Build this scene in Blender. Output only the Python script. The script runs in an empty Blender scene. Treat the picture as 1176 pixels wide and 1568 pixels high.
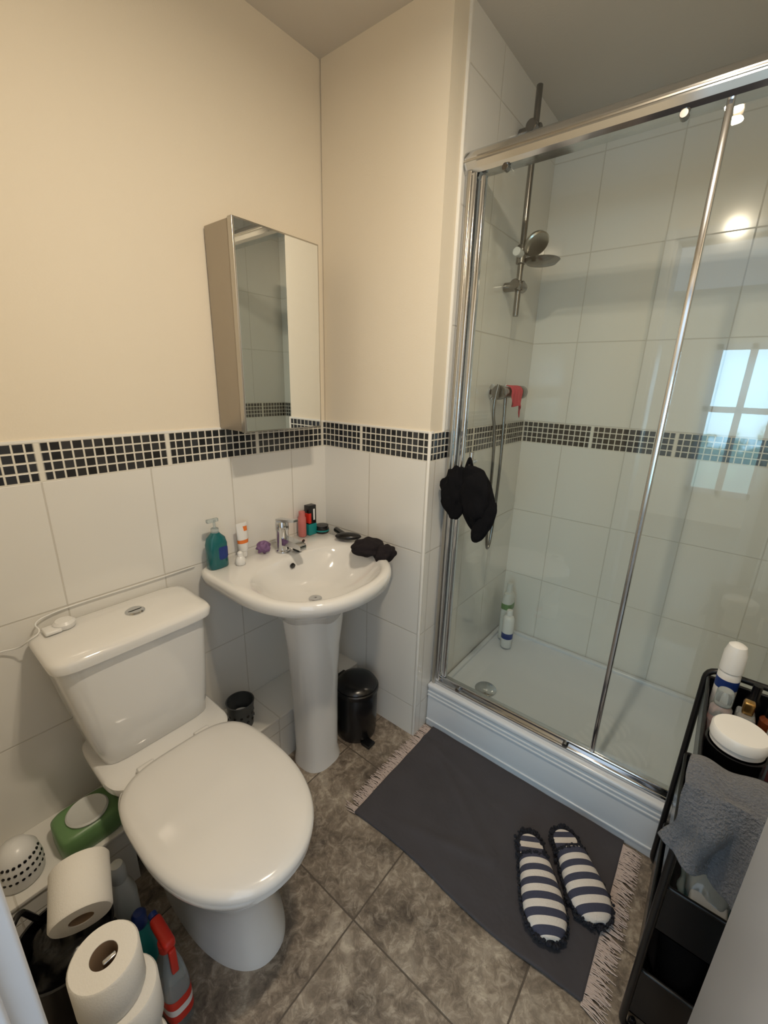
import bpy, bmesh, math, random
from mathutils import Vector, Matrix
from mathutils import noise as ns
random.seed(4)
scn=bpy.context.scene
try:
    scn.view_settings.view_transform='Standard'
except Exception: pass
def lin(c):
    return tuple(((v/255)/12.92 if v/255<=0.04045 else ((v/255+0.055)/1.055)**2.4) for v in c)+(1,)
# ---------------- materials ----------------
def newmat(name):
    m=bpy.data.materials.new(name); m.use_nodes=True
    nt=m.node_tree; b=nt.nodes['Principled BSDF']
    return m,nt,b
def N(nt,t,**kw):
    n=nt.nodes.new(t)
    for k,v in kw.items(): setattr(n,k,v)
    return n
def mth(nt,op,a,b=None,c=None):
    n=nt.nodes.new('ShaderNodeMath'); n.operation=op
    for i,v in enumerate((a,b,c)):
        if v is None: continue
        if isinstance(v,(int,float)): n.inputs[i].default_value=v
        else: nt.links.new(v,n.inputs[i])
    return n.outputs[0]
def mat(name,col,rough=0.5,metal=0.0,bump=0.0,bscale=60,var=0.0,coat=0.0,emit=None,es=0,trans=0.0,sheen=0.0,spec=None):
    m,nt,b=newmat(name)
    b.inputs['Base Color'].default_value=lin(col); b.inputs['Roughness'].default_value=rough
    b.inputs['Metallic'].default_value=metal; b.inputs['Coat Weight'].default_value=coat
    b.inputs['Transmission Weight'].default_value=trans
    b.inputs['Sheen Weight'].default_value=sheen
    if spec is not None: b.inputs['Specular IOR Level'].default_value=spec
    tc=N(nt,'ShaderNodeTexCoord'); no=N(nt,'ShaderNodeTexNoise'); no.inputs['Scale'].default_value=bscale; no.inputs['Detail'].default_value=3
    nt.links.new(tc.outputs['Object'],no.inputs['Vector'])
    if var>0:
        mx=N(nt,'ShaderNodeMix',data_type='RGBA')
        c=lin(col); mx.inputs[6].default_value=tuple(x*(1-var) for x in c[:3])+(1,); mx.inputs[7].default_value=tuple(min(1,x*(1+var)) for x in c[:3])+(1,)
        nt.links.new(no.outputs[0],mx.inputs[0]); nt.links.new(mx.outputs[2],b.inputs['Base Color'])
    if bump>0:
        bp=N(nt,'ShaderNodeBump'); bp.inputs['Strength'].default_value=bump; bp.inputs['Distance'].default_value=0.01
        nt.links.new(no.outputs[0],bp.inputs['Height']); nt.links.new(bp.outputs[0],b.inputs['Normal'])
    if emit: b.inputs['Emission Color'].default_value=lin(emit); b.inputs['Emission Strength'].default_value=es
    return m
def gridmask(nt,axes,w,h,u0,v0,mortar):
    tc=N(nt,'ShaderNodeTexCoord'); sp=N(nt,'ShaderNodeSeparateXYZ'); nt.links.new(tc.outputs['Object'],sp.inputs[0])
    outs=[];cells=[]
    for ax,s,o in ((axes[0],w,u0),(axes[1],h,v0)):
        u=mth(nt,'DIVIDE',mth(nt,'SUBTRACT',sp.outputs[ax],o),s)
        fr=mth(nt,'FRACT',u); cells.append(mth(nt,'FLOOR',u))
        d=mth(nt,'MULTIPLY',mth(nt,'SUBTRACT',0.5,mth(nt,'ABSOLUTE',mth(nt,'SUBTRACT',fr,0.5))),s)
        mr=N(nt,'ShaderNodeMapRange'); mr.inputs[1].default_value=mortar*0.4; mr.inputs[2].default_value=mortar*0.75
        mr.inputs[3].default_value=1; mr.inputs[4].default_value=0
        nt.links.new(d,mr.inputs[0]); outs.append(mr.outputs[0])
    return mth(nt,'MAXIMUM',outs[0],outs[1]),cells,tc,outs,sp
def tilemat(name,axes,w,h,u0,v0,mortar,tcol,gcol,rough=0.12,bumpd=0.0015,wob=0.02):
    m,nt,b=newmat(name)
    f,cells,tc,_,sp=gridmask(nt,axes,w,h,u0,v0,mortar)
    mx=N(nt,'ShaderNodeMix',data_type='RGBA'); mx.inputs[6].default_value=lin(tcol); mx.inputs[7].default_value=lin(gcol)
    nt.links.new(f,mx.inputs[0]); nt.links.new(mx.outputs[2],b.inputs['Base Color'])
    nt.links.new(mth(nt,'ADD',rough,mth(nt,'MULTIPLY',f,0.5)),b.inputs['Roughness'])
    no=N(nt,'ShaderNodeTexNoise'); no.inputs['Scale'].default_value=5; nt.links.new(tc.outputs['Object'],no.inputs['Vector'])
    hgt=mth(nt,'ADD',mth(nt,'MULTIPLY',f,-1.0),mth(nt,'MULTIPLY',no.outputs[0],wob*30))
    bp=N(nt,'ShaderNodeBump'); bp.inputs['Strength'].default_value=0.5; bp.inputs['Distance'].default_value=bumpd
    nt.links.new(hgt,bp.inputs['Height']); nt.links.new(bp.outputs[0],b.inputs['Normal'])
    return m
def mosaic(name,ax,u0):
    m,nt,b=newmat(name)
    p=0.0231
    f,cells,tc,_,sp=gridmask(nt,(ax,2),p,p,u0,1.1305,0.0034)
    f2,_,_,outs,_=gridmask(nt,(ax,2),p*13,5.0,u0,0.3,0.011)
    ff=mth(nt,'MAXIMUM',f,outs[0])
    cb=N(nt,'ShaderNodeCombineXYZ'); nt.links.new(cells[0],cb.inputs[0]); nt.links.new(cells[1],cb.inputs[1])
    wn=N(nt,'ShaderNodeTexWhiteNoise'); nt.links.new(cb.outputs[0],wn.inputs['Vector'])
    cr=N(nt,'ShaderNodeMix',data_type='RGBA'); cr.inputs[6].default_value=lin((22,23,26)); cr.inputs[7].default_value=lin((56,57,60))
    nt.links.new(wn.outputs['Value'],cr.inputs[0])
    mx=N(nt,'ShaderNodeMix',data_type='RGBA'); mx.inputs[7].default_value=lin((226,222,210)); nt.links.new(cr.outputs[2],mx.inputs[6])
    nt.links.new(ff,mx.inputs[0]); nt.links.new(mx.outputs[2],b.inputs['Base Color'])
    nt.links.new(mth(nt,'ADD',0.12,mth(nt,'MULTIPLY',ff,0.5)),b.inputs['Roughness'])
    bp=N(nt,'ShaderNodeBump'); bp.inputs['Strength'].default_value=0.5; bp.inputs['Distance'].default_value=0.002
    nt.links.new(mth(nt,'MULTIPLY',ff,-1.0),bp.inputs['Height']); nt.links.new(bp.outputs[0],b.inputs['Normal'])
    return m
M={}
M['paint']=mat('cream_paint',(232,222,203),0.6,bump=0.05,bscale=220)
M['ceil']=mat('ceiling_paint',(208,202,192),0.8,bump=0.04,bscale=150)
TC=(228,226,220); GC=(204,200,191)
G=.0032
M['tileA']=tilemat('tile_back',(0,2),0.25,0.33,-0.17,0.80,G,TC,GC)
M['tileB']=tilemat('tile_side',(1,2),0.25,0.33,-0.235,0.80,G,TC,GC)
M['tileS']=tilemat('tile_shower_side',(0,2),0.25,0.33,0.29,0.80,G,TC,GC)
M['tileSu']=tilemat('tile_shower_side_up',(0,2),0.25,0.33,0.29,1.225,G,TC,GC)
M['tileC']=tilemat('tile_shower_back',(1,2),0.25,0.33,-0.43,0.80,G,TC,GC)
M['tileCu']=tilemat('tile_shower_back_up',(1,2),0.25,0.33,-0.43,1.225,G,TC,GC)
M['tileP']=tilemat('tile_pipe_box',(0,1),0.25,0.4,-0.17,0.2,G,TC,GC)
M['mosA']=mosaic('mosaic_back',0,-0.915)
M['mosB']=mosaic('mosaic_side',1,-0.494)
M['mosC']=mosaic('mosaic_shower',1,-0.494)
M['mosS']=mosaic('mosaic_shower_side',0,0.0)
M['wtrim']=mat('white_tile_trim',(236,234,228),0.3)
M['ceramic']=mat('white_ceramic',(226,225,222),0.08,coat=0.5)
M['lidp']=mat('white_toilet_seat_plastic',(220,218,214),0.15,coat=0.3)
M['chrome']=mat('chrome',(205,207,210),0.12,metal=1.0)
M['dchrome']=mat('brushed_dark_chrome',(138,136,134),0.22,metal=1.0)
M['satin']=mat('satin_steel',(190,186,178),0.28,metal=1.0)
M['mirror']=mat('mirror_glass',(235,238,238),0.01,metal=1.0)
M['cabside']=mat('cabinet_grey',(166,156,141),0.35,metal=0.4)
M['black']=mat('black_plastic',(14,14,16),0.25)
M['blackm']=mat('black_metal',(18,18,20),0.35)
M['white']=mat('white_plastic',(226,226,224),0.3)
M['gloss_white']=mat('white_gloss_paint',(205,208,214),0.3)
M['tray']=mat('acrylic_shower_tray',(216,220,226),0.2)
M['paper']=mat('toilet_paper',(232,229,222),0.95,bump=0.12,bscale=300)
M['card']=mat('cardboard',(150,125,100),0.9)
M['mat']=mat('dark_grey_cotton',(68,65,69),0.95,bump=0.9,bscale=11,var=0.14,sheen=0.1)
M['fringe']=mat('mat_fringe',(200,184,176),0.95)
M['blackcloth']=mat('black_fabric',(10,10,14),0.9,bump=0.3,bscale=40,spec=0.2)
M['darkcloth']=mat('dark_grey_fabric',(34,30,33),0.95,bump=0.3,bscale=50,spec=0.2)
M['towel']=mat('grey_towel',(100,104,112),0.98,bump=1.0,bscale=220,var=0.3,sheen=0.2)
M['red']=mat('red_plastic',(205,45,30),0.4)
M['redcloth']=mat('red_cloth',(200,62,80),0.9,bump=0.4,bscale=60)
M['teal']=mat('teal_soap',(30,115,120),0.15,trans=0.3)
M['clear']=mat('clear_plastic',(220,230,232),0.1,trans=0.75)
M['green']=mat('green_plastic',(105,142,92),0.35)
M['orange']=mat('orange_print',(225,120,50),0.5)
M['pink']=mat('pink_bottle',(190,110,105),0.4)
M['purple']=mat('purple_soap',(120,90,130),0.6)
M['blue']=mat('blue_print',(20,50,120),0.4)
M['tealp']=mat('teal_print',(20,130,130),0.4)
M['gold']=mat('gold_cap',(190,150,90),0.25,metal=0.9)
M['brown']=mat('brown_perfume',(120,60,30),0.15,trans=0.2)
M['navyfuzz']=mat('navy_fuzz',(36,38,48),0.98,bump=1,bscale=200)
M['amber']=mat('pale_bottle',(205,207,203),0.3)
M['greymet']=mat('grey_holder',(70,74,76),0.45,metal=0.3)
M['greyfloor']=mat('hall_carpet',(120,110,100),0.95)
M['bag']=mat('black_bin_bag',(12,12,14),0.3,bump=0.6,bscale=25)
def floor_mat():
    m,nt,b=newmat('stone_effect_floor_tiles')
    f,cells,tc,_,sp=gridmask(nt,(0,1),0.40,0.40,-0.61,-0.73,0.0035)
    def noise(s,d,r,dist):
        n=N(nt,'ShaderNodeTexNoise'); n.inputs['Scale'].default_value=s; n.inputs['Detail'].default_value=d; n.inputs['Roughness'].default_value=r; n.inputs['Distortion'].default_value=dist
        nt.links.new(va.outputs[0],n.inputs['Vector']); return n.outputs[0]
    cb=N(nt,'ShaderNodeCombineXYZ'); nt.links.new(cells[0],cb.inputs[0]); nt.links.new(cells[1],cb.inputs[1])
    va=N(nt,'ShaderNodeVectorMath',operation='MULTIPLY_ADD'); va.inputs[1].default_value=(3.1,5.7,0); nt.links.new(cb.outputs[0],va.inputs[0]); nt.links.new(tc.outputs['Object'],va.inputs[2])
    a1=noise(7,10,.66,.5); a2=noise(34,8,.7,.9); a3=noise(10,6,.6,1.2)
    def ramp(src,els):
        r=N(nt,'ShaderNodeValToRGB'); e=r.color_ramp.elements
        e[0].position=els[0][0];e[0].color=lin(els[0][1]);e[1].position=els[-1][0];e[1].color=lin(els[-1][1])
        for p,c in els[1:-1]: k=e.new(p);k.color=lin(c)
        nt.links.new(src,r.inputs[0]); return r.outputs[0]
    r1=ramp(a1,[(.36,(72,63,56)),(.45,(116,104,92)),(.54,(148,135,120)),(.66,(190,178,162))])
    r2=ramp(a2,[(.38,(64,57,51)),(.5,(128,116,103)),(.62,(194,183,167))])
    mx=N(nt,'ShaderNodeMix',data_type='RGBA'); mx.inputs[0].default_value=0.42; nt.links.new(r1,mx.inputs[6]); nt.links.new(r2,mx.inputs[7])
    vd=mth(nt,'ABSOLUTE',mth(nt,'SUBTRACT',a3,0.5))
    vm=N(nt,'ShaderNodeMapRange'); vm.inputs[1].default_value=0.0; vm.inputs[2].default_value=0.018; vm.inputs[3].default_value=0.55; vm.inputs[4].default_value=0.0; nt.links.new(vd,vm.inputs[0])
    mv=N(nt,'ShaderNodeMix',data_type='RGBA'); mv.inputs[7].default_value=lin((56,50,45)); nt.links.new(mth(nt,'MULTIPLY',vm.outputs[0],a2),mv.inputs[0]); nt.links.new(mx.outputs[2],mv.inputs[6])
    mg=N(nt,'ShaderNodeMix',data_type='RGBA'); mg.inputs[7].default_value=lin((88,79,70)); nt.links.new(f,mg.inputs[0]); nt.links.new(mv.outputs[2],mg.inputs[6])
    nt.links.new(mg.outputs[2],b.inputs['Base Color']); b.inputs['Roughness'].default_value=0.36
    bp=N(nt,'ShaderNodeBump'); bp.inputs['Strength'].default_value=0.4; bp.inputs['Distance'].default_value=0.003
    nt.links.new(mth(nt,'SUBTRACT',a2,mth(nt,'MULTIPLY',f,1.0)),bp.inputs['Height']); nt.links.new(bp.outputs[0],b.inputs['Normal'])
    return m
M['floor']=floor_mat()
def glass_mat():
    m=bpy.data.materials.new('shower_glass'); m.use_nodes=True; nt=m.node_tree; nt.nodes.clear()
    o=N(nt,'ShaderNodeOutputMaterial'); t=N(nt,'ShaderNodeBsdfTransparent'); g=N(nt,'ShaderNodeBsdfGlossy'); mx=N(nt,'ShaderNodeMixShader'); lw=N(nt,'ShaderNodeLayerWeight')
    t.inputs[0].default_value=(0.955,0.975,0.965,1); g.inputs['Roughness'].default_value=0.0; lw.inputs[0].default_value=0.5
    fs=mth(nt,'MULTIPLY_ADD',mth(nt,'POWER',lw.outputs['Facing'],5.0),0.9,0.045)
    nt.links.new(fs,mx.inputs[0]); nt.links.new(t.outputs[0],mx.inputs[1]); nt.links.new(g.outputs[0],mx.inputs[2]); nt.links.new(mx.outputs[0],o.inputs[0])
    return m
M['glass']=glass_mat()
def stripe_mat(name,dirv,off,period=0.034):
    m,nt,b=newmat(name)
    tc=N(nt,'ShaderNodeTexCoord'); dp=N(nt,'ShaderNodeVectorMath',operation='DOT_PRODUCT'); dp.inputs[1].default_value=dirv
    nt.links.new(tc.outputs['Object'],dp.inputs[0])
    fr=mth(nt,'FRACT',mth(nt,'DIVIDE',mth(nt,'ADD',dp.outputs['Value'],off),period))
    g=mth(nt,'GREATER_THAN',fr,0.5)
    mx=N(nt,'ShaderNodeMix',data_type='RGBA'); mx.inputs[6].default_value=lin((222,214,206)); mx.inputs[7].default_value=lin((66,68,86))
    nt.links.new(g,mx.inputs[0]); nt.links.new(mx.outputs[2],b.inputs['Base Color']); b.inputs['Roughness'].default_value=0.95
    no=N(nt,'ShaderNodeTexNoise'); no.inputs['Scale'].default_value=300; nt.links.new(tc.outputs['Object'],no.inputs['Vector'])
    bp=N(nt,'ShaderNodeBump'); bp.inputs['Strength'].default_value=0.6; bp.inputs['Distance'].default_value=0.004
    nt.links.new(no.outputs[0],bp.inputs['Height']); nt.links.new(bp.outputs[0],b.inputs['Normal'])
    return m
def outside_mat():
    m,nt,b=newmat('window_daylight_view')
    tc=N(nt,'ShaderNodeTexCoord'); sp=N(nt,'ShaderNodeSeparateXYZ'); nt.links.new(tc.outputs['Object'],sp.inputs[0])
    no=N(nt,'ShaderNodeTexNoise'); no.inputs['Scale'].default_value=6; no.inputs['Detail'].default_value=7; nt.links.new(tc.outputs['Object'],no.inputs['Vector'])
    z=mth(nt,'ADD',sp.outputs[2],mth(nt,'MULTIPLY',mth(nt,'SUBTRACT',no.outputs[0],0.5),1.5))
    r=N(nt,'ShaderNodeValToRGB'); mr=N(nt,'ShaderNodeMapRange'); mr.inputs[1].default_value=0.3; mr.inputs[2].default_value=1.9; nt.links.new(z,mr.inputs[0]); nt.links.new(mr.outputs[0],r.inputs[0])
    e=r.color_ramp.elements; e[0].position=0.1;e[0].color=lin((95,120,125)); e[1].position=0.60;e[1].color=lin((170,215,242))
    k=e.new(0.36);k.color=lin((100,130,130)); k=e.new(0.44);k.color=lin((160,200,220))
    nt.links.new(r.outputs[0],b.inputs['Emission Color']); b.inputs['Emission Strength'].default_value=13.0; b.inputs['Base Color'].default_value=(0.02,0.02,0.02,1)
    return m
M['sky']=outside_mat()
# ---------------- mesh helpers ----------------
def finish(bm,name,m,smooth=True,angle=40):
    bmesh.ops.recalc_face_normals(bm,faces=bm.faces)
    me=bpy.data.meshes.new(name); bm.to_mesh(me); bm.free()
    if smooth:
        for p in me.polygons: p.use_smooth=True
        try: me.set_sharp_from_angle(angle=math.radians(angle))
        except Exception: pass
    o=bpy.data.objects.new(name,me); bpy.context.collection.objects.link(o)
    me.materials.append(M[m] if isinstance(m,str) else m)
    return o
def box(name,lo,hi,m,bev=0.0,seg=3,rotz=0,piv=None):
    bm=bmesh.new(); bmesh.ops.create_cube(bm,size=1)
    for v in bm.verts:
        v.co=Vector([(lo[i]+hi[i])/2+v.co[i]*(hi[i]-lo[i]) for i in range(3)])
    if bev>0: bmesh.ops.bevel(bm,geom=bm.edges[:],offset=bev,segments=seg,affect='EDGES',profile=0.5)
    if rotz:
        c=Vector(piv or [(lo[i]+hi[i])/2 for i in range(3)])
        bmesh.ops.rotate(bm,verts=bm.verts,cent=c,matrix=Matrix.Rotation(rotz,3,'Z'))
    return finish(bm,name,m)
def loft(name,loops,m,cap0=True,cap1=True,closed=True,angle=50):
    bm=bmesh.new(); rows=[[bm.verts.new(p) for p in L] for L in loops]
    n=len(rows[0])
    for a,b in zip(rows[:-1],rows[1:]):
        for i in range(n if closed else n-1):
            j=(i+1)%n
            bm.faces.new((a[i],a[j],b[j],b[i]))
    if cap0 and closed: bm.faces.new(rows[0][::-1])
    if cap1 and closed: bm.faces.new(rows[-1])
    return finish(bm,name,m,angle=angle)
def lathe(name,prof,c,m,n=40,axis=(0,0,1),angle=40,cap=True):
    q=Vector((0,0,1)).rotation_difference(Vector(axis).normalized()).to_matrix(); c=Vector(c)
    loops=[[c+q@Vector((max(r,1e-4)*math.cos(2*math.pi*i/n),max(r,1e-4)*math.sin(2*math.pi*i/n),z)) for i in range(n)] for r,z in prof]
    return loft(name,loops,m,cap,cap,angle=angle)
def cyl(name,p0,p1,r,m,n=24,bev=0.0):
    p0=Vector(p0);p1=Vector(p1);L=(p1-p0).length
    b=min(bev or r*0.12,L*0.3)
    return lathe(name,[(r-b,0),(r,b),(r,L-b),(r-b,L)],p0,m,n,axis=(p1-p0),angle=35)
def egg(cx,yc,hw,lf,lb,z,nf=2.2,nb=2.2,n=72):
    pts=[]
    for i in range(n):
        t=2*math.pi*i/n; c=math.cos(t); s=math.sin(t)
        e=nf if c>0 else nb; L=lf if c>0 else lb
        x=cx+hw*math.copysign(abs(s)**(2/e),s); y=yc-L*math.copysign(abs(c)**(2/e),c)
        pts.append(Vector((x,y,z)))
    return pts
def curve_obj(name,pts,r,m,typ,cyc=False):
    cu=bpy.data.curves.new(name,'CURVE'); cu.dimensions='3D'; cu.bevel_depth=r; cu.bevel_resolution=4; cu.use_fill_caps=True
    sp=cu.splines.new(typ); sp.points.add(len(pts)-1)
    for i,p in enumerate(pts): sp.points[i].co=(*p,1)
    if typ=='NURBS': sp.order_u=3; sp.use_endpoint_u=not cyc; sp.resolution_u=8
    sp.use_cyclic_u=cyc
    o=bpy.data.objects.new(name,cu); bpy.context.collection.objects.link(o)
    dg=bpy.context.evaluated_depsgraph_get(); me=bpy.data.meshes.new_from_object(o.evaluated_get(dg))
    bpy.data.objects.remove(o); o=bpy.data.objects.new(name,me); bpy.context.collection.objects.link(o)
    for p in me.polygons:p.use_smooth=True
    me.materials.clear(); me.materials.append(M[m]); return o
def tube(name,pts,r,m,cyc=False): return curve_obj(name,pts,r,m,'NURBS' if len(pts)>2 else 'POLY',cyc)
def polytube(name,pts,r,m,rad=0.02):
    out=[];P=[Vector(p) for p in pts]
    out.append(P[0])
    for i in range(1,len(P)-1):
        a=(P[i-1]-P[i]).normalized();b=(P[i+1]-P[i]).normalized()
        for k in range(6):
            t=k/5; out.append((1-t)**2*(P[i]+a*rad)+2*t*(1-t)*P[i]+t*t*(P[i]+b*rad))
    out.append(P[-1])
    return curve_obj(name,out,r,m,'POLY')
def grid(name,fn,nu,nv,m,thick=0.0):
    bm=bmesh.new(); V=[[bm.verts.new(fn(i/nu,j/nv)) for j in range(nv+1)] for i in range(nu+1)]
    for i in range(nu):
        for j in range(nv): bm.faces.new((V[i][j],V[i+1][j],V[i+1][j+1],V[i][j+1]))
    o=finish(bm,name,m,angle=80)
    if thick:
        md=o.modifiers.new('s','SOLIDIFY'); md.thickness=thick; md.offset=0
    return o
def blob(name,c,rad,m,noise=0.0,seed=0,sub=4,rot=None):
    bm=bmesh.new(); bmesh.ops.create_icosphere(bm,subdivisions=sub,radius=1)
    for v in bm.verts:
        d=1+noise*ns.noise(v.co*2.2+Vector((seed*3.1,seed,0)))
        p=Vector([v.co[i]*rad[i]*d for i in range(3)])
        if rot: p=rot@p
        v.co=p+Vector(c)
    return finish(bm,name,m,angle=180)
def group(name,parts):
    e=bpy.data.objects.new(name,None); bpy.context.collection.objects.link(e); e.empty_display_size=0.05
    for p in parts: p.parent=e
    return e
def join(name,parts):
    me=bpy.data.meshes.new(name); bm=bmesh.new(); mats=[]
    for p in parts:
        bm2=bmesh.new(); bm2.from_mesh(p.data)
        idx=[]
        for mm in p.data.materials:
            if mm not in mats: mats.append(mm)
            idx.append(mats.index(mm))
        for f in bm2.faces: f.material_index=idx[min(f.material_index,len(idx)-1)]
        tmp=bpy.data.meshes.new('t'); bm2.to_mesh(tmp); bm2.free(); bm.from_mesh(tmp); bpy.data.meshes.remove(tmp)
        bpy.data.objects.remove(p)
    bm.to_mesh(me); bm.free()
    for mm in mats: me.materials.append(mm)
    o=bpy.data.objects.new(name,me); bpy.context.collection.objects.link(o); return o

# ---------------- room shell ----------------
H=2.35; XL=-1.24; YR=-1.52; D=0.79; B=-0.494; ZB=1.13; ZT=1.2225
box('floor',(XL-0.02,YR-0.06,-0.05),(D+0.06,0.06,0),'floor')
box('ceiling',(XL-0.12,YR-0.12,H),(D+0.12,0.12,H+0.05),'ceil')
join('wall_back',[box('p',(XL-0.1,0.004,0),(0.1,0.1,H),'paint'),
    box('t',(XL,0,0),(0,0.02,ZB),'tileA'),box('m',(XL,0,ZB),(0,0.02,ZT),'mosA'),box('w',(XL,-0.001,ZT),(0,0.02,ZT+0.006),'wtrim')])
join('wall_partition',[box('p',(0.004,B+0.004,0),(D+0.1,0.0,H),'paint'),
    box('t',(0,B+.006,0),(0.02,0,ZB),'tileB'),box('m',(0,B+.006,ZB),(0.02,0,ZT),'mosB'),box('w',(-0.001,B-0.001,ZT),(0.02,0,ZT+0.006),'wtrim'),
    box('t2',(0.006,B-0.001,0),(D,B+0.02,ZB),'tileS'),box('m2',(0.006,B-0.001,ZB),(D,B+0.02,ZT),'mosS'),
    box('t3',(0.085,B-0.001,ZT),(D,B+0.02,H),'tileSu'),
    box('r',(-0.002,B-0.003,0),(0.0075,B+0.0075,ZT+0.004),'wtrim',.003),
    box('r2',(0.078,B-0.004,ZT),(0.088,B+0.01,H),'wtrim',0.002)])
join('wall_shower',[box('p',(D+0.01,YR-0.1,0),(D+0.1,B+0.1,H),'paint'),
    box('t',(D,YR,0),(D+0.02,B,ZB),'tileC'),box('m',(D,YR,ZB),(D+0.02,B,ZT),'mosC'),box('t2',(D,YR,ZT),(D+0.02,B,H),'tileCu')])
join('wall_right',[box('p',(XL-0.1,YR-0.1,0),(D+0.1,YR-0.004,H),'paint'),box('t',(0.085,YR-0.02,0),(D,YR,ZB),'tileS'),box('m',(0.085,YR-0.02,ZB),(D,YR,ZT),'mosS'),box('t2',(0.085,YR-0.02,ZT),(D,YR,H),'tileSu')])
join('wall_left',[box('p',(XL-0.1,-0.84,0),(XL,0.1,H),'paint'),box('l',(XL-0.1,YR,2.05),(XL,-0.84,H),'paint')])
group('trim_1',[box('jamb_left',(XL-0.12,-0.868,0),(-1.180,-0.825,2.09),'gloss_white',0.004),
    box('jamb_stop',(XL-0.12,-0.88,0),(-1.200,-0.866,2.05),'gloss_white',0.003),
    box('jamb_head',(XL-0.12,YR,2.05),(-1.186,-0.825,2.09),'gloss_white',0.004)])
group('door_1',[box('door_leaf',(-1.20,-1.424,0.012),(-0.552,-1.384,2.03),'gloss_white',0.003),
    cyl('hinge',(-1.205,-1.384,.3),(-1.205,-1.384,.4),.006,'satin'),cyl('hinge_top',(-1.205,-1.384,1.7),(-1.205,-1.384,1.8),.006,'satin')])
box('floor_hall',(-4.5,-2.8,-0.05),(XL-0.02,0.6,-0.002),'greyfloor')
WX=-4.2; wy0,wy1,wz0,wz1=-2.35,-1.00,0.35,1.8
wp=[box('daylight_pane',(WX-0.02,wy0,wz0),(WX-0.01,wy1,wz1),'sky')]
for i in range(6):
    y=wy0+(wy1-wy0)*i/5; wp.append(box('mullion',(WX-0.01,y-0.03,wz0-.03),(WX+0.03,y+0.03,wz1+.03),'white',0.004))
for z in(wz0,wz0+.85,wz1): wp.append(box('transom',(WX-0.01,wy0-.03,z-0.03),(WX+0.03,wy1+.03,z+0.03),'white',0.004))
group('window_1',wp)
join('wall_hall',[box('a',(WX-0.12,-2.8,0),(WX-0.03,0.6,wz0),'paint'),box('b',(WX-0.12,-2.8,wz1),(WX-0.03,0.6,H),'paint'),
    box('c',(WX-0.12,-2.8,wz0),(WX-0.03,wy0,wz1),'paint'),box('d',(WX-0.12,wy1,wz0),(WX-0.03,0.6,wz1),'paint')])
join('pipe_boxing',[box('a',(-0.60,-0.183,0),(0,0,0.20),'tileA'),box('b',(-0.60,-0.187,0.192),(0,0,0.203),'tileP',0.002)])
join('pipe_boxing.001',[box('a',(XL,-0.19,0),(-0.925,0,0.20),'tileA'),box('b',(XL,-0.195,0.192),(-0.925,0,0.203),'tileP',0.002)])

# ---------------- toilet ----------------
tx=-0.811
T=[]
bowl=[(0.0,.112,.240,.20,-.39,.018),(0.02,.110,.236,.2,-.39,.018),(0.06,.099,.212,.2,-.39,.017),(0.14,.096,.20,.2,-.39,.014),(0.21,.115,.21,.2,-.39,.010),(0.27,.140,.24,.2,-.40,.006),(0.33,.160,.28,.2,-.41,.002),(0.37,.168,.297,.2,-.415,0),(0.39,.168,.300,.2,-.415,0),(0.395,.163,.292,.195,-.415,0)]
T.append(loft('bowl',[egg(tx+dx,yc,hw,lf,lb,z,2.2,3.2) for z,hw,lf,lb,yc,dx in bowl],'ceramic'))
T.append(loft('neck',[egg(tx+.006,-0.13,hw,hd,hd2,z,5,5) for z,hw,hd,hd2 in ((0.0,.085,.12,.12),(0.2,.085,.12,.12),(0.30,.10,.13,.12),(0.35,.145,.145,.12),(0.385,.165,.155,.12),(0.402,.165,.155,.12),(0.408,.158,.148,.115))],'ceramic'))
def sc(z,s,w=0.0): return egg(tx,-.475,.172*s+w,.254*s+w,.20*s+w,z,2.15,3.6)
T.append(loft('seat',[sc(.397,1.0),sc(.400,1.015),sc(.412,1.015),sc(.415,1.0)],'lidp'))
T.append(loft('lid',[sc(.416,1.0),sc(.418,1.03),sc(.430,1.035),sc(.438,1.01),sc(.442,.95),sc(.445,.8),sc(.446,.4)],'lidp'))
for dx in(-.075,.075): T.append(cyl('hinge',(tx+dx-.02,-.262,.418),(tx+dx+.02,-.262,.418),.012,'lidp'))
cx=-0.828
T.append(loft('cistern',[egg(cx+dx,-0.105,hw,hd,hd,z,6,6) for z,hw,hd,dx in ((.402,.135,.072,.02),(.41,.141,.08,.02),(.47,.152,.086,.014),(.58,.166,.092,.008),(.68,.177,.095,.003),(.737,.183,.097,0))],'ceramic'))
T.append(loft('cistern_lid',[egg(cx,-0.112,hw,hd,hd,z,7,7) for z,hw,hd in ((.733,.184,.1),(.736,.190,.106),(.755,.193,.108),(.764,.187,.103),(.768,.172,.09),(.770,.1,.05))],'ceramic'))
T.append(lathe('flush_button',[(.024,0),(.024,.006),(.020,.009),(.012,.008),(.002,.008)],(-.80,-.10,.766),'chrome'))
T.append(cyl('flush_split',(-.817,-.10,.7745),(-.783,-.10,.7745),.0008,'black'))
group('toilet',T)
group('cistern_freshener',[lathe('puck',[(.022,0),(.024,.003),(.024,.012),(.018,.018),(.001,.019)],(-.945,-.05,.7715),'white'),box('clip',(-.99,-.075,.7712),(-.955,-.035,.781),'white',.004),
  tube('white_cable',[(-1.2,-.006,.71),(-1.08,-.006,.745),(-1.035,-.02,.74),(-1.022,-.05,.765),(-.99,-.05,.778),(-1.0,-.02,.79),(-.97,-.006,.795),(-.9,-.006,.80),(-.7,-.006,.797),(-.58,-.006,.80)],.0018,'white')])

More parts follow.
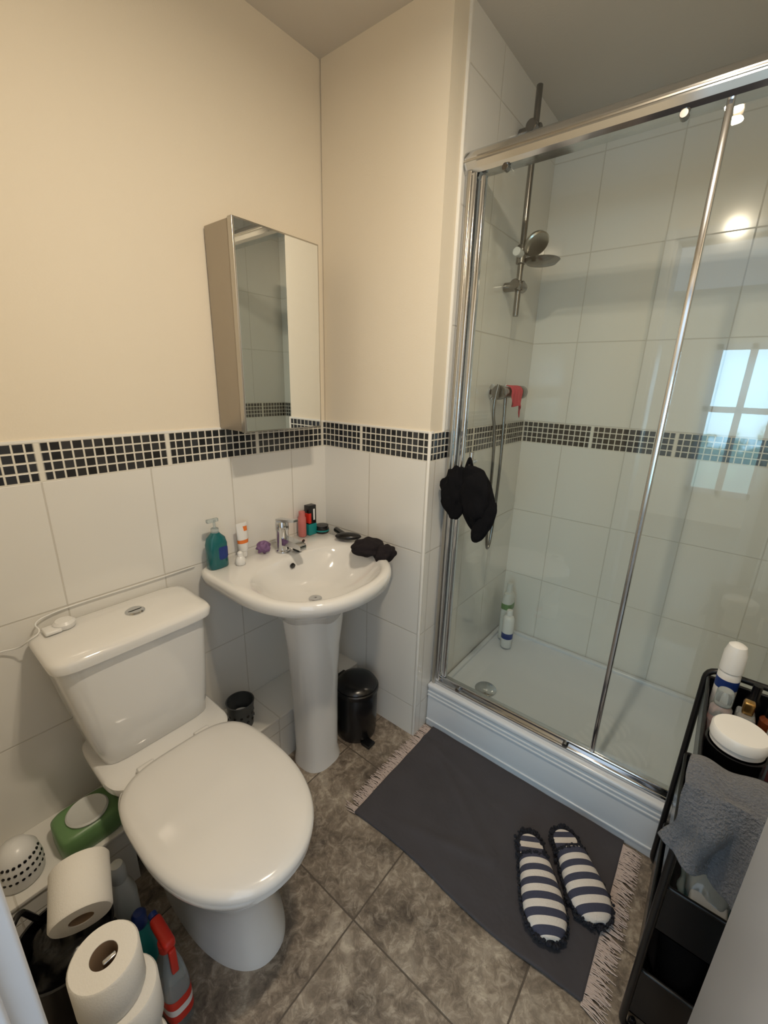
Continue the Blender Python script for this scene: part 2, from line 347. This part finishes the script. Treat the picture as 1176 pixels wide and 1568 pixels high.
# ---------------- sink ----------------
sx=-0.318
S=[]
prof=[(.60,.085,.10,.075,-.255,2.2,3),(.65,.125,.14,.15,-.23,2.2,3.5),(.70,.19,.215,.19,-.22,2.2,5),(.73,.232,.262,.208,-.22,2.25,7),(.745,.248,.280,.213,-.22,2.3,8),(.752,.260,.295,.217,-.22,2.3,9),(.775,.264,.298,.218,-.22,2.35,9),(.787,.262,.295,.217,-.22,2.35,9),(.793,.254,.286,.212,-.22,2.35,9),
 (.792,.224,.190,.155,-.295,2.3,2.5),(.786,.216,.181,.147,-.295,2.3,2.5),(.765,.202,.168,.137,-.295,2.3,2.5),(.73,.178,.142,.12,-.295,2.2,2.3),(.695,.13,.10,.09,-.29,2.1,2.1),(.68,.08,.06,.055,-.285,2,2),(.675,.025,.025,.025,-.28,2,2)]
S.append(loft('basin',[egg(sx,yc,hw,lf,lb,z,nf,nb,96) for z,hw,lf,lb,yc,nf,nb in prof],'ceramic',angle=75))
S.append(loft('pedestal',[egg(-.310-z*.015,-.262,hw,lf,lb,z,2.6,3) for z,hw,lf,lb in ((0,.082,.077,.068),(.015,.080,.075,.067),(.05,.074,.070,.065),(.3,.078,.074,.066),(.5,.087,.084,.068),(.60,.097,.098,.072),(.66,.102,.10,.1))],'ceramic'))
S.append(lathe('waste',[(.022,0),(.022,.004),(.014,.005),(.002,.003)],(sx,-.28,.6755),'chrome'))
S.append(cyl('overflow_hole',(sx,-.163,.765),(sx,-.172,.762),.009,'black'))
group('pedestal_sink',S)
group('mixer_tap',[lathe('body',[(.026,0),(.026,.006),(.022,.01),(.021,.075),(.023,.08),(.023,.105),(.02,.112),(.003,.113)],(-.300,-.095,.793),'chrome'),
  loft('spout',[[Vector((-.300+dx*w,y,z+dz*h)) for dx,dz in((-1,-1),(1,-1),(1,1),(-1,1))] for y,z,w,h in((-.10,.835,.016,.014),(-.16,.838,.015,.011),(-.20,.836,.014,.009),(-.205,.832,.013,.007))],'chrome'),
  loft('lever',[[Vector((-.300+dx*w,y,z+dz*h)) for dx,dz in((-1,-1),(1,-1),(1,1),(-1,1))] for y,z,w,h in((-.075,.905,.012,.006),(-.12,.912,.011,.005),(-.17,.922,.009,.004))],'chrome')])
zs=.7935
group('soap_bottle',[loft('body',[egg(-.525,-.05,a,b,b,zs+z,3,3,32) for z,a,b in((0,.030,.019),(.004,.033,.022),(.08,.033,.022),(.10,.028,.019),(.115,.013,.012),(.118,.012,.011))],'teal'),
  loft('label',[egg(-.518,-.05,a,b,b,zs+z,3,3,32) for z,a,b in((.030,.022,.0226),(.036,.026,.0227),(.066,.026,.0227),(.072,.022,.0226))],'blue',True,True),
  cyl('collar',(-.525,-.05,zs+.116),(-.525,-.05,zs+.132),.012,'clear'),cyl('stem',(-.525,-.05,zs+.13),(-.525,-.05,zs+.158),.004,'clear'),
  box('nozzle',(-.55,-.056,zs+.152),(-.512,-.044,zs+.164),'clear',.003)])
group('small_pump_bottle',[lathe('body',[(.015,0),(.017,.004),(.016,.02),(.009,.028),(.009,.04),(.004,.045)],(-.465,-.085,zs),'white')])
group('cream_tube',[cyl('cap',(-.420,-.035,zs),(-.420,-.035,zs+.022),.013,'white'),
  loft('tube',[egg(-.420,-.035,a,b,b,zs+z,2,2,24) for z,a,b in((.022,.015,.014),(.04,.018,.014),(.09,.021,.007),(.12,.022,.0015))],'white'),
  loft('print',[egg(-.420,-.035,a,b,b,zs+z,2,2,24) for z,a,b in((.05,.0192,.0128),(.062,.0204,.0112))],'orange',False,False),
  loft('print_b',[egg(-.412,-.035,a,b,b,zs+z,2,2,24) for z,a,b in((.092,.0106,.0078),(.108,.0102,.0052))],'orange',False,False)])
group('bath_puff',[blob('puff',(-.358,-.062,zs+.0225),(.025,.021,.021),'purple',.3,2)])
group('razor',[cyl('razor_handle',(-.262,-.135,zs+.008),(-.20,-.09,zs+.010),.005,'black'),box('razor_head',(-.275,-.15,zs+.001),(-.258,-.115,zs+.013),'black',.003)])
group('pink_lotion_bottle',[lathe('body',[(.014,0),(.016,.004),(.016,.075),(.012,.082),(.012,.1),(.010,.102)],(-.155,-.03,zs),'pink')])
group('toothpaste_carton',[box('box_teal',(-.135,-.048,zs),(-.095,-.018,zs+.045),'tealp',.002),box('box_black',(-.134,-.047,zs+.045),(-.096,-.019,zs+.12),'black',.002),box('box_red',(-.1345,-.0485,zs+.05),(-.123,-.0185,zs+.09),'red',.001),box('box_white',(-.112,-.0485,zs+.06),(-.104,-.0185,zs+.105),'white',.001)])
group('cosmetic_tin',[lathe('tin',[(.026,0),(.028,.003),(.028,.018),(.026,.02),(.026,.03),(.002,.031)],(-.070,-.05,zs),'black'),lathe('band',[(.0285,.008),(.0285,.014)],(-.070,-.05,zs),'tealp',cap=False)])
group('hair_brush',[blob('brush_head',(-.070,-.195,zs+.018),(.05,.026,.014),'black',rot=Matrix.Rotation(-.9,3,'Z')),cyl('brush_handle',(-.07,-.175,zs+.018),(-.035,-.095,zs+.012),.011,'black')])
group('dark_washcloth',[blob('bundle',(-.105,-.325,zs+.020),(.060,.057,.028),'darkcloth',.22,5),blob('fold',(-.085,-.388,zs+.006),(.047,.034,.030),'darkcloth',.22,9)])

# ---------------- mirror cabinet ----------------
group('mirror_cabinet',[box('carcass',(-.447,-.118,1.225),(-.15,-.003,1.777),'cabside',.002),box('door_frame',(-.449,-.140,1.223),(-.148,-.120,1.779),'satin',.0015),
  box('mirror',(-.444,-.1412,1.228),(-.153,-.139,1.774),'mirror')])

# ---------------- bin under the sink ----------------
bx,by=-.122,-.292
group('pedal_bin',[lathe('body',[(.076,0),(.078,.004),(.081,.02),(.083,.10),(.084,.205),(.080,.212)],(bx,by,0),'black'),
  lathe('rim',[(.085,.205),(.088,.208),(.088,.222),(.084,.226)],(bx,by,0),'black'),
  lathe('lid',[(.082,.222),(.083,.23),(.076,.240),(.055,.248),(.02,.251),(.001,.2515)],(bx,by,0),'black'),
  box('pedal',(bx-.05,by-.112,.004),(bx-.01,by-.07,.014),'black',.003),box('hinge_housing',(bx-.02,by+.076,.19),(bx+.02,by+.091,.235),'black',.004)])
cx0,cy0=-.525,-.11
hl=[lathe('pot',[(.037,0),(.040,.004),(.043,.05),(.046,.095),(.048,.10),(.044,.10),(.039,.05),(.036,.01),(.001,.008)],(cx0,cy0,.2035),'greymet')]
for k in range(12):
    a=2*math.pi*k/12
    for zz in(.235,.26): hl.append(cyl('cutout',(cx0+.041*math.cos(a),cy0+.041*math.sin(a),zz),(cx0+.0445*math.cos(a),cy0+.0445*math.sin(a),zz),.005,'black',10))
hl.append(lathe('candle',[(.030,.01),(.030,.045),(.002,.043)],(cx0,cy0,.2035),'white'))
group('candle_holder',hl)

# ---------------- shower ----------------
xt=.086
P=[]
P.append(box('front_panel',(xt,YR+.005,0),(xt+.02,B-.005,.185),'tray',.003))
for z in(.035,.155,.172): P.append(box('ridge',(xt-.004,YR+.005,z-.004),(xt+.004,B-.005,z+.004),'tray',.002))
P.append(box('front_rim',(xt-.006,YR+.005,.185),(xt+.075,B-.003,.209),'tray',.008))
P.append(box('rim_drop',(xt+.05,YR+.005,.12),(xt+.073,B-.004,.20),'tray',.008))
def trslope(u,v):
    return Vector((xt+.06+(D-.004-xt-.06)*u, B-.005+(YR+.006-B+.005)*v, .136+.012*min(1,(abs(u-.5)*2)**8+(abs(v-.5)*2)**10)))
P.append(grid('tray_dish',trslope,40,40,'tray'))
P.append(box('rim_side',(xt+.06,B-.026,.13),(D-.003,B-.004,.158),'tray',.006))
P.append(box('rim_back',(D-.026,YR+.005,.13),(D-.003,B-.004,.158),'tray',.006))
P.append(lathe('drain',[(.04,0),(.045,.003),(.04,.008),(.02,.010),(.001,.0105)],(.29,-.66,.137),'chrome'))
group('shower_tray',P)
E=[]
xd=.123
E.append(box('wall_profile',(xd-.02,B-.040,.209),(xd+.02,B-.002,2.0),'chrome',.004))
E.append(box('wall_profile_lip',(xd-.026,B-.026,.209),(xd-.018,B-.012,2.0),'satin',.003))
E.append(box('door_stile',(xd-.008,B-.062,.245),(xd+.010,B-.046,1.955),'chrome',.004))
E.append(box('bottom_rail',(xd-.022,YR+.004,.209),(xd+.022,B-.002,.226),'chrome',.005))
E.append(box('bottom_track',(xd-.008,YR+.004,.222),(xd+.016,B-.002,.243),'chrome',.004))
E.append(loft('head_rail',[[Vector((xd+dx,y,1.958+dz)) for dx,dz in((-.018,0),(-.028,.008),(-.034,.022),(-.034,.036),(-.028,.05),(-.018,.058),(.024,.058),(.024,0))] for y in(B-.002,YR+.004)],'chrome',angle=20))
E.append(box('head_bead',(xd-.036,YR+.004,1.984),(xd-.031,B-.002,1.990),'satin',.001))
E.append(box('centre_stile',(xd-.008,-1.116,.243),(xd+.008,-1.102,1.96),'chrome',.003))
E.append(box('door_glass',(xd-.004,-1.105,.24),(xd+.002,B-.055,1.96),'glass'))
E.append(box('fixed_glass',(xd+.004,YR+.004,.24),(xd+.010,-1.112,1.96),'glass'))
for y in(-.62,-1.03):
    for z in(.228,1.952): E.append(cyl('roller',(xd-.022,y,z),(xd-.002,y,z),.009,'dchrome'))
E.append(cyl('knob_stem',(xd-.03,-.60,1.13),(xd,-.60,1.13),.006,'chrome'))
E.append(cyl('knob_post',(xd-.03,-.60,1.09),(xd-.03,-.60,1.165),.008,'chrome'))
group('shower_enclosure',E)
R=[]
rx,ry=.44,-.55
R.append(cyl('riser_rail',(rx,ry,1.62),(rx,ry,2.30),.0100,'dchrome'))
for z in(2.18,1.72):
    R.append(cyl('bracket',(rx,B-.003,z),(rx,ry-.02,z),.016,'dchrome')); R.append(cyl('clamp',(rx-.04,ry,z),(rx+.04,ry,z),.018,'dchrome'))
R.append(cyl('slider',(rx,ry,1.79),(rx,ry,1.85),.018,'dchrome'))
R.append(cyl('slider_knob',(rx-.05,ry,1.82),(rx+.03,ry,1.82),.014,'white'))
R.append(lathe('handset_head',[(.012,-.03),(.040,-.012),(.043,0),(.039,.004),(.001,.003)],(rx+.0,ry-.05,1.845),'satin',axis=(-.35,-.55,-.6)))
R.append(lathe('soap_dish',[(.01,0),(.05,.004),(.062,.016),(.060,.018),(.048,.007),(.001,.004)],(rx+.05,ry-.055,1.79),'dchrome'))
group('shower_riser',R)
vx,vy,vz=.48,-.545,1.352
V=[cyl('valve_body',(.40,vy,vz),(.56,vy,vz),.021,'dchrome'),lathe('knob_a',[(.023,0),(.026,.01),(.026,.035),(.022,.04),(.002,.041)],(.40,vy,vz),'dchrome',axis=(-1,0,0)),
  lathe('knob_b',[(.023,0),(.026,.01),(.026,.035),(.022,.04),(.002,.041)],(.56,vy,vz),'dchrome',axis=(1,0,0))]
for x in(.42,.54):
    V.append(cyl('union',(x,B-.003,vz),(x,vy,vz),.014,'chrome')); V.append(lathe('flange',[(.030,0),(.030,.004),(.018,.012)],(x,B-.002,vz),'chrome',axis=(0,-1,0)))
V.append(tube('hose',[(.44,vy,vz-.02),(.437,vy-.01,1.15),(.42,vy-.015,.9),(.39,vy-.02,.735),(.36,vy-.02,.73),(.345,vy-.02,.9),(.35,vy-.015,1.2),(.33,vy,1.30),(.345,vy-.01,1.38)],.0060,'dchrome'))
group('shower_valve',V)
def rag(u,v):
    x=.435+.095*u
    if v<.35:
        a=math.pi*(.5+ (v/.35)*.5); y=vy-.0255*abs(math.sin(a-math.pi/2)); z=vz+.0255*abs(math.cos(a-math.pi/2))
    else:
        k=(v-.35)/.65; y=vy-.026-.008*math.sin(9*u+2)*k; z=vz-(.035+.055*u**1.5+.012*math.sin(7*u))*k; x+=.012*k*u-.004*k
    return Vector((x+.004*math.sin(8*v),y-.004*abs(math.sin(11*u)),z))
group('red_cloth',[grid('rag',rag,36,36,'redcloth',.003)])
group('shower_gel_bottle',[lathe('body',[(.024,0),(.027,.004),(.027,.15),(.022,.165),(.014,.17),(.014,.195),(.012,.198)],(.63,-.60,.1485),'white'),lathe('label',[(.0273,.05),(.0273,.08)],(.63,-.60,.1485),'blue',cap=False)])
group('shampoo_bottle',[loft('body',[egg(.700,-.560,a,b,b,.1485+z,3,3,32) for z,a,b in((.0,.03,.02),(.005,.037,.026),(.21,.037,.026),(.25,.028,.02),(.255,.014,.014),(.30,.013,.013))],'amber'),
   loft('label',[egg(.700,-.560,.0375,.0265,.0265,.1485+z,3,3,32) for z in(.17,.20)],'green',False,False)])
group('baseball_cap',[blob('crown_left',(.062,-.565,1.030),(.026,.052,.085),'blackcloth',.30,1),blob('crown_right',(.060,-.645,1.020),(.030,.062,.10),'blackcloth',.24,4,rot=Matrix.Rotation(-.25,3,'X')),
   blob('peak',(.050,-.685,.950),(.012,.030,.080),'blackcloth',.15,6,rot=Matrix.Rotation(.35,3,'X')),tube('strap',[(.075,-.58,1.06),(.08,-.597,1.145),(.085,-.603,1.145),(.08,-.63,1.06)],.005,'blackcloth')])

# ---------------- bath mat ----------------
mp=[]
def matfn(u,v):
    x=-.395+.48*u; y=-.535-.715*v
    x+= .010*math.sin(7*v)*(1-u)
    n=ns.noise(Vector((u*3.1,v*4.3,1.7))); n2=ns.noise(Vector((u*9+v*4,v*7,3.1)))
    on=(v>.60 and u<.95)
    z=.0085+.004*n+.003*n2
    for (a,b,s,w) in((.62,.28,.9,22),(.25,.45,-.5,26),(.8,.15,.35,30)):
        e=math.exp(-((u-a+(v-b)*s)*w)**2)*math.exp(-((v-b)*4)**2)
        if not on: z+=.006*e
    if on: z=min(z,.0125)
    return Vector((x,y,max(.005,z)))
mp.append(grid('rug',matfn,90,120,'mat',.007))
bm=bmesh.new()
def strand(bm,a,b,w=.0015):
    a=Vector(a);b=Vector(b)
    mid=(a+b)/2+Vector((random.uniform(-.005,.005),random.uniform(-.005,.005),.003)); rows=[]
    for p,s in((a,1),(mid,1),(b,.7)):
        rows.append([bm.verts.new(p+Vector((w*s,0,0))),bm.verts.new(p+Vector((0,0,w*s))),bm.verts.new(p+Vector((-w*s,0,0))),bm.verts.new(p+Vector((0,0,-w*s*.4)))])
    for r0,r1 in zip(rows[:-1],rows[1:]):
        for i in range(4): bm.faces.new((r0[i],r0[(i+1)%4],r1[(i+1)%4],r1[i]))
for i in range(300):
    x=-.395+.47*i/299
    strand(bm,(x,-.537,.007),(x+random.uniform(-.010,.010),-.537+.045+random.uniform(-.014,.010),.004),.0013)
    strand(bm,(x,-1.248,.007),(x+random.uniform(-.012,.012),-1.248-.048+random.uniform(-.010,.014),.004),.0013)
mp.append(finish(bm,'fringe','fringe'))
group('bath_mat',mp)
# ---------------- slippers ----------------
def slipper(name,heel,toe,seed):
    heel=Vector((*heel,0));toe=Vector((*toe,0)); d=(toe-heel); L=d.length; d.normalize(); s=Vector((-d.y,d.x,0))
    sm=stripe_mat(name.replace('.','_')+'_stripes',tuple(d),-(heel.dot(d)),.034)
    z0=.0175
    def hw(t):
        if t<.15: return .038*math.sqrt(max(0,1-((.15-t)/.15)**2))+.0001
        if t<.75: k=(t-.15)/.6; k=k*k*(3-2*k); return .038+.016*k
        return .054*math.sqrt(max(0,1-((t-.75)/.25)**2))+.0001
    n=48; ts=[.5-.5*math.cos(math.pi*i/n) for i in range(n+1)]
    def outline(scale,z):
        a=[heel+d*(L*(.5+(t-.5)*scale))+s*(max(.002,hw(t))*scale)+Vector((0,0,z+z0-.014)) for t in ts]
        b=[heel+d*(L*(.5+(t-.5)*scale))-s*(max(.002,hw(t))*scale)+Vector((0,0,z+z0-.014)) for t in ts[::-1]]
        return a+b
    parts=[loft('sole',[outline(.97,.014),outline(1.0,.018),outline(1.0,.030),outline(.96,.034)],'navyfuzz'),
      loft('insole',[outline(.93,.034),outline(.93,.0355),outline(.88,.036)],sm)]
    def up(u,v):
        t=.32+.675*u; w=max(.003,hw(t))*1.0; a=math.pi*v
        h=.040*math.sqrt(max(0,1-((t-.45)/.56)**2)) if t>.45 else .040
        return heel+d*(L*t)+s*(w*math.cos(a))+Vector((0,0,.030+z0-.014+max(.004,h)*math.sin(a)**.7))
    parts.append(grid('upper',up,30,20,sm,.004))
    random.seed(seed); bm=bmesh.new()
    O=outline(1.02,.028)
    for i in range(300):
        p=O[i*len(O)//300]+Vector((random.uniform(-.006,.006),random.uniform(-.006,.006),random.uniform(-.004,.008)))
        bmesh.ops.create_icosphere(bm,subdivisions=1,radius=random.uniform(.003,.0065),matrix=Matrix.Translation(p))
    for i in range(60):
        p=up(0,i/59)+Vector((random.uniform(-.004,.004),random.uniform(-.004,.004),random.uniform(-.002,.004)))
        bmesh.ops.create_icosphere(bm,subdivisions=1,radius=random.uniform(.003,.0045),matrix=Matrix.Translation(p))
    parts.append(finish(bm,'ruffle','navyfuzz',angle=180))
    return group(name,parts)
slipper('slipper',(-.105,-1.008),(-.340,-1.158),2)
slipper('slipper.001',(-.025,-1.082),(-.222,-1.245),3)

# ---------------- toilet rolls and clutter left ----------------
RP=[(.022,0),(.052,.0),(.055,.004),(.055,.092),(.052,.096),(.022,.096),(.0215,.094),(.0215,.002),(.022,0)]
st=[lathe('base',[(.05,0),(.05,.004),(.045,.006),(.001,.007)],(-1.085,-.585,0),'blackm')]
rc=[(-1.082,-.590),(-1.088,-.582),(-1.080,-.592),(-1.094,-.576)]
for k,c in enumerate(rc):
    z=.008+.0975*k
    st.append(lathe('spare_roll',RP,(c[0],c[1],z),'paper',cap=False)); st.append(lathe('core',[(.0213,.001),(.0213,.0955)],(c[0],c[1],z),'card',cap=False))
st.append(cyl('rod',(-1.088,-.583,.007),(-1.088,-.583,.385),.005,'chrome'))
st.append(box('rod_tip',(-1.100,-.588,.378),(-1.076,-.578,.392),'chrome',.003))
group('toilet_roll_stack',st)
far=Vector((-1.064,-.332,.352)); near=Vector((-1.096,-.432,.320)); ax=(near-far).normalized()
group('toilet_roll',[lathe('roll',[(r,z*1.1) for r,z in RP],far,'paper',axis=ax,cap=False),lathe('core',[(.0213,.001),(.0213,.104)],far,'card',axis=ax,cap=False)])
group('waste_bin',[lathe('bin',[(.075,0),(.078,.004),(.088,.25),(.091,.255),(.086,.255),(.07,.01),(.001,.008)],(-1.125,-.385,0),'black'),
   blob('bin_bag',(-1.115,-.385,.205),(.072,.072,.060),'bag',.35,3),
   polytube('bin_handle',[(-1.205,-.385,.24),(-1.200,-.365,.33),(-1.170,-.335,.345),(-1.14,-.310,.24)],.006,'black',.02)])
group('green_tissue_pack',[loft('pack',[egg(-1.000,-.125,a,b,b,.2035+z,5,5,40) for z,a,b in((0,.066,.055),(.01,.073,.060),(.055,.072,.058),(.064,.064,.052),(.066,.04,.04))],'green'),
  lathe('ring',[(.046,0),(.048,.006),(.044,.010),(.036,.006),(.001,.004)],(-.998,-.13,.2695),'amber')])
fr=[lathe('dome',[(.042,0),(.046,.005),(.048,.04),(.043,.075),(.028,.098),(.012,.106),(.001,.108)],(-1.145,-.125,.2035),'white')]
for k in range(10):
    a=-2.6+.25*k
    for zz,rr in((.035,.048),(.055,.0465),(.075,.0435)): fr.append(cyl('vent',(-1.145+(rr-.004)*math.cos(a),-.125+(rr-.004)*math.sin(a),.2035+zz),(-1.145+(rr+.0005)*math.cos(a),-.125+(rr+.0005)*math.sin(a),.2035+zz+.001),.0035,'black',10))
group('air_freshener',fr)
group('cleaner_bottle',[loft('body',[egg(-1.0,-.320,a,b,b,z,3,3,32) for z,a,b in((0,.026,.03),(.005,.029,.034),(.17,.029,.034),(.20,.020,.022),(.215,.015,.015))],'amber'),
   lathe('cap',[(.0155,.21),(.018,.215),(.018,.25),(.013,.262),(.001,.264)],(-1.0,-.320,0),'amber')])
group('cleaner_bottle.001',[loft('body',[egg(-1.0,-.425,a,b,b,z,3,3,32) for z,a,b in((0,.022,.03),(.005,.025,.033),(.13,.025,.033),(.16,.016,.02),(.175,.012,.012))],'tealp'),
   lathe('cap',[(.0125,.17),(.015,.175),(.015,.205),(.010,.211),(.001,.212)],(-1.0,-.425,0),'blue')])
sb=(-.988,-.535)
group('spray_cleaner',[loft('body',[egg(sb[0],sb[1],a,b,b,z,3,3,32) for z,a,b in((0,.026,.038),(.005,.029,.042),(.11,.029,.042),(.16,.022,.03),(.20,.013,.015),(.215,.012,.013))],'clear'),
  loft('label',[egg(sb[0],sb[1],.0295,.0425,.0425,z,3,3,32) for z in(.03,.10)],'red',False,False),
  loft('label_white',[egg(sb[0],sb[1],.0297,.0427,.0427,z,3,3,32) for z in(.055,.075)],'white',False,False),
  cyl('collar',(sb[0],sb[1],.21),(sb[0],sb[1],.235),.015,'red'),box('head',(sb[0]-.012,sb[1]-.03,.235),(sb[0]+.012,sb[1]+.045,.260),'red',.008),
  box('trigger',(sb[0]-.007,sb[1]-.035,.17),(sb[0]+.007,sb[1]-.024,.24),'red',.003),cyl('nozzle',(sb[0],sb[1]+.045,.25),(sb[0],sb[1]+.057,.25),.009,'blue')])

# ---------------- slim storage cart ----------------
x0,x1,y0,y1=-.385,.045,-1.325,-1.475
C=[]
def basket(z0,z1):
    t=.003
    C.append(box('shelf_bottom',(x0+.012,y1+.004,z0),(x1-.012,y0-.004,z0+t),'black'))
    C.append(box('shelf_side',(x0+.012,y0-.007,z0),(x1-.012,y0-.004,z1),'black'))
    C.append(box('shelf_side',(x0+.012,y1+.004,z0),(x1-.012,y1+.007,z1),'black'))
    C.append(box('shelf_end',(x0+.012,y1+.004,z0),(x0+.015,y0-.004,z1),'black'))
    C.append(box('shelf_end',(x1-.015,y1+.004,z0),(x1-.012,y0-.004,z1),'black'))
    C.append(polytube('rim',[(x0+.012,(y0+y1)/2,z1),(x0+.012,y0-.005,z1),(x1-.012,y0-.005,z1),(x1-.012,y1+.005,z1),(x0+.012,y1+.005,z1),(x0+.012,(y0+y1)/2,z1)],.004,'blackm',.012))
basket(.07,.21); basket(.34,.46); basket(.61,.70)
for x in(x0,x1):
    C.append(polytube('end_frame',[(x,(y0+y1)/2,.035),(x,y0,.035),(x,y0,.715),(x,y1,.715),(x,y1,.035),(x,(y0+y1)/2,.035)],.0075,'blackm',.03))
for x in(x0+.02,x1-.02):
    for y in(y0-.02,y1+.02):
        C.append(cyl('caster',(x,y-.008,.0165),(x,y+.008,.0165),.0165,'black')); C.append(cyl('caster_stem',(x,y,.018),(x,y,.045),.005,'blackm'))
group('storage_cart',C)
zt=.6135
group('deodorant_spray',[lathe('can',[(.020,0),(.022,.003),(.022,.135),(.020,.142)],(-.008,-1.362,zt),'white'),lathe('spray_cap',[(.020,.142),(.0225,.145),(.022,.19),(.017,.21),(.010,.215),(.001,.216)],(-.008,-1.362,zt),'white'),
  lathe('label',[(.0223,.10),(.0223,.125)],(-.008,-1.362,zt),'blue',cap=False)])
group('toner_bottle',[lathe('body',[(.018,0),(.020,.004),(.020,.095),(.012,.105)],(-.095,-1.357,zt),'clear'),lathe('cap',[(.015,.103),(.016,.106),(.016,.135),(.013,.14),(.001,.141)],(-.095,-1.357,zt),'clear'),lathe('liquid',[(.016,.005),(.0165,.06),(.001,.061)],(-.095,-1.357,zt),'pink')])
group('perfume_bottle',[box('glass',(-.095,-1.418,zt),(-.050,-1.385,zt+.09),'clear',.006),box('liquid',(-.090,-1.413,zt+.006),(-.055,-1.39,zt+.06),'brown',.003),box('stopper',(-.082,-1.412,zt+.09),(-.062,-1.392,zt+.12),'gold',.004)])
group('perfume_bottle.001',[box('glass',(-.15,-1.460,zt),(-.105,-1.435,zt+.10),'amber',.006),box('stopper',(-.137,-1.457,zt+.10),(-.115,-1.438,zt+.135),'gold',.004)])
group('perfume_bottle.002',[lathe('glass',[(.017,0),(.019,.004),(.019,.08),(.010,.09)],(-.055,-1.445,zt),'brown'),lathe('stopper',[(.012,.09),(.013,.093),(.013,.125),(.001,.127)],(-.055,-1.445,zt),'black')])
group('lotion_bottle',[lathe('body',[(.014,0),(.015,.003),(.015,.09),(.009,.10),(.009,.13)],(-.01,-1.415,zt),'black')])
group('eyeshadow_palette',[box('case',(-.190,-1.462,zt),(-.165,-1.436,zt+.11),'white',.004),box('case_label',(-.1905,-1.455,zt+.03),(-.189,-1.440,zt+.09),'pink',.0005)])
jc=(-.215,-1.383)
group('black_cup',[lathe('cup',[(.044,0),(.046,.003),(.048,.095),(.050,.10),(.046,.10),(.043,.01),(.001,.008)],(*jc,zt),'black')])
group('cream_jar',[lathe('jar',[(.041,0),(.044,.003),(.044,.012),(.046,.014),(.046,.032),(.043,.036),(.001,.037)],(*jc,zt+.1005),'white')])
def tow(u,v):
    y=-1.318-.144*u
    if v<.2: k=v/.2; x=-.310-.075*k; z=.716+.012*math.sin(k*3.14)+.005*math.sin(11*u)
    else:
        k=(v-.2)/.8; x=-.396-.014*math.sin(min(1,k*2)*1.57)+.013*math.sin(13*u+1.5)*min(1,k*3)-.006*math.sin(27*u)*k; z=.722-(.165-.035*math.cos(3*u))*k
        y+=.016*k*(1-2*u)
    return Vector((x+.005*math.sin(9*v+2*u),y+.006*math.sin(7*v+4*u),z))
group('grey_towel',[grid('towel_sheet',tow,70,70,'towel',.012)])
group('wipes_packet',[blob('packet',(-.29,-1.40,.41),(.065,.045,.05),'clear',.2,2),box('packet_label',(-.35,-1.425,.345),(-.25,-1.375,.41),'tealp',.01),box('packet_sticker',(-.355,-1.43,.42),(-.27,-1.37,.440),'white',.006)])
group('cosmetics_bag',[blob('bag',(-.10,-1.40,.405),(.065,.045,.05),'darkcloth',.3,8)])
group('cleaning_cloths',[blob('cloths',(-.2,-1.40,.135),(.14,.055,.058),'blackcloth',.2,5)])

# ---------------- ceiling lamp + lights ----------------
lx,ly=-.67,-1.04
M['bulb']=mat('lamp_glow',(255,225,180),0.5,emit=(255,222,180),es=14)
group('ceiling_lamp',[lathe('rose',[(.07,0),(.07,-.012),(.05,-.02),(.001,-.021)],(lx,ly,H),'white'),blob('bulb_a',(lx-.04,ly,H-.045),(.022,.022,.025),'bulb',sub=3),blob('bulb_b',(lx+.04,ly,H-.045),(.022,.022,.025),'bulb',sub=3)])
def area(name,loc,rot,sx_,sy_,pw,col,shape='RECTANGLE'):
    l=bpy.data.lights.new(name,'AREA'); l.shape=shape; l.size=sx_; l.size_y=sy_; l.energy=pw; l.color=col
    o=bpy.data.objects.new(name,l); bpy.context.collection.objects.link(o); o.location=loc; o.rotation_euler=rot; return o
area('lamp_light_a',(lx-.04,ly,H-.075),(0,0,0),.05,.05,6.6,(1,.85,.65),'DISK')
area('lamp_light_b',(lx+.04,ly,H-.075),(0,0,0),.05,.05,6.6,(1,.85,.65),'DISK')
w=bpy.data.worlds.new('world'); scn.world=w; w.use_nodes=True
w.node_tree.nodes['Background'].inputs[0].default_value=(.74,.87,1,1); w.node_tree.nodes['Background'].inputs[1].default_value=1.7
# ---------------- camera ----------------
yaw,pitch,roll=.6721,.2967,.0275
f=Vector((math.cos(yaw)*math.cos(pitch),math.sin(yaw)*math.cos(pitch),-math.sin(pitch))); r=Vector((math.sin(yaw),-math.cos(yaw),0)); u=r.cross(f)
r2=r*math.cos(roll)+u*math.sin(roll); u2=-r*math.sin(roll)+u*math.cos(roll)
cam=bpy.data.cameras.new('camera'); co=bpy.data.objects.new('camera',cam); bpy.context.collection.objects.link(co)
mw=Matrix((( r2.x,u2.x,-f.x,-1.1786),(r2.y,u2.y,-f.y,-1.2486),(r2.z,u2.z,-f.z,1.3779),(0,0,0,1)))
co.matrix_world=mw
cam.sensor_fit='HORIZONTAL'; cam.sensor_width=36; cam.lens=650.59/1176*36; cam.clip_start=.01
scn.camera=co
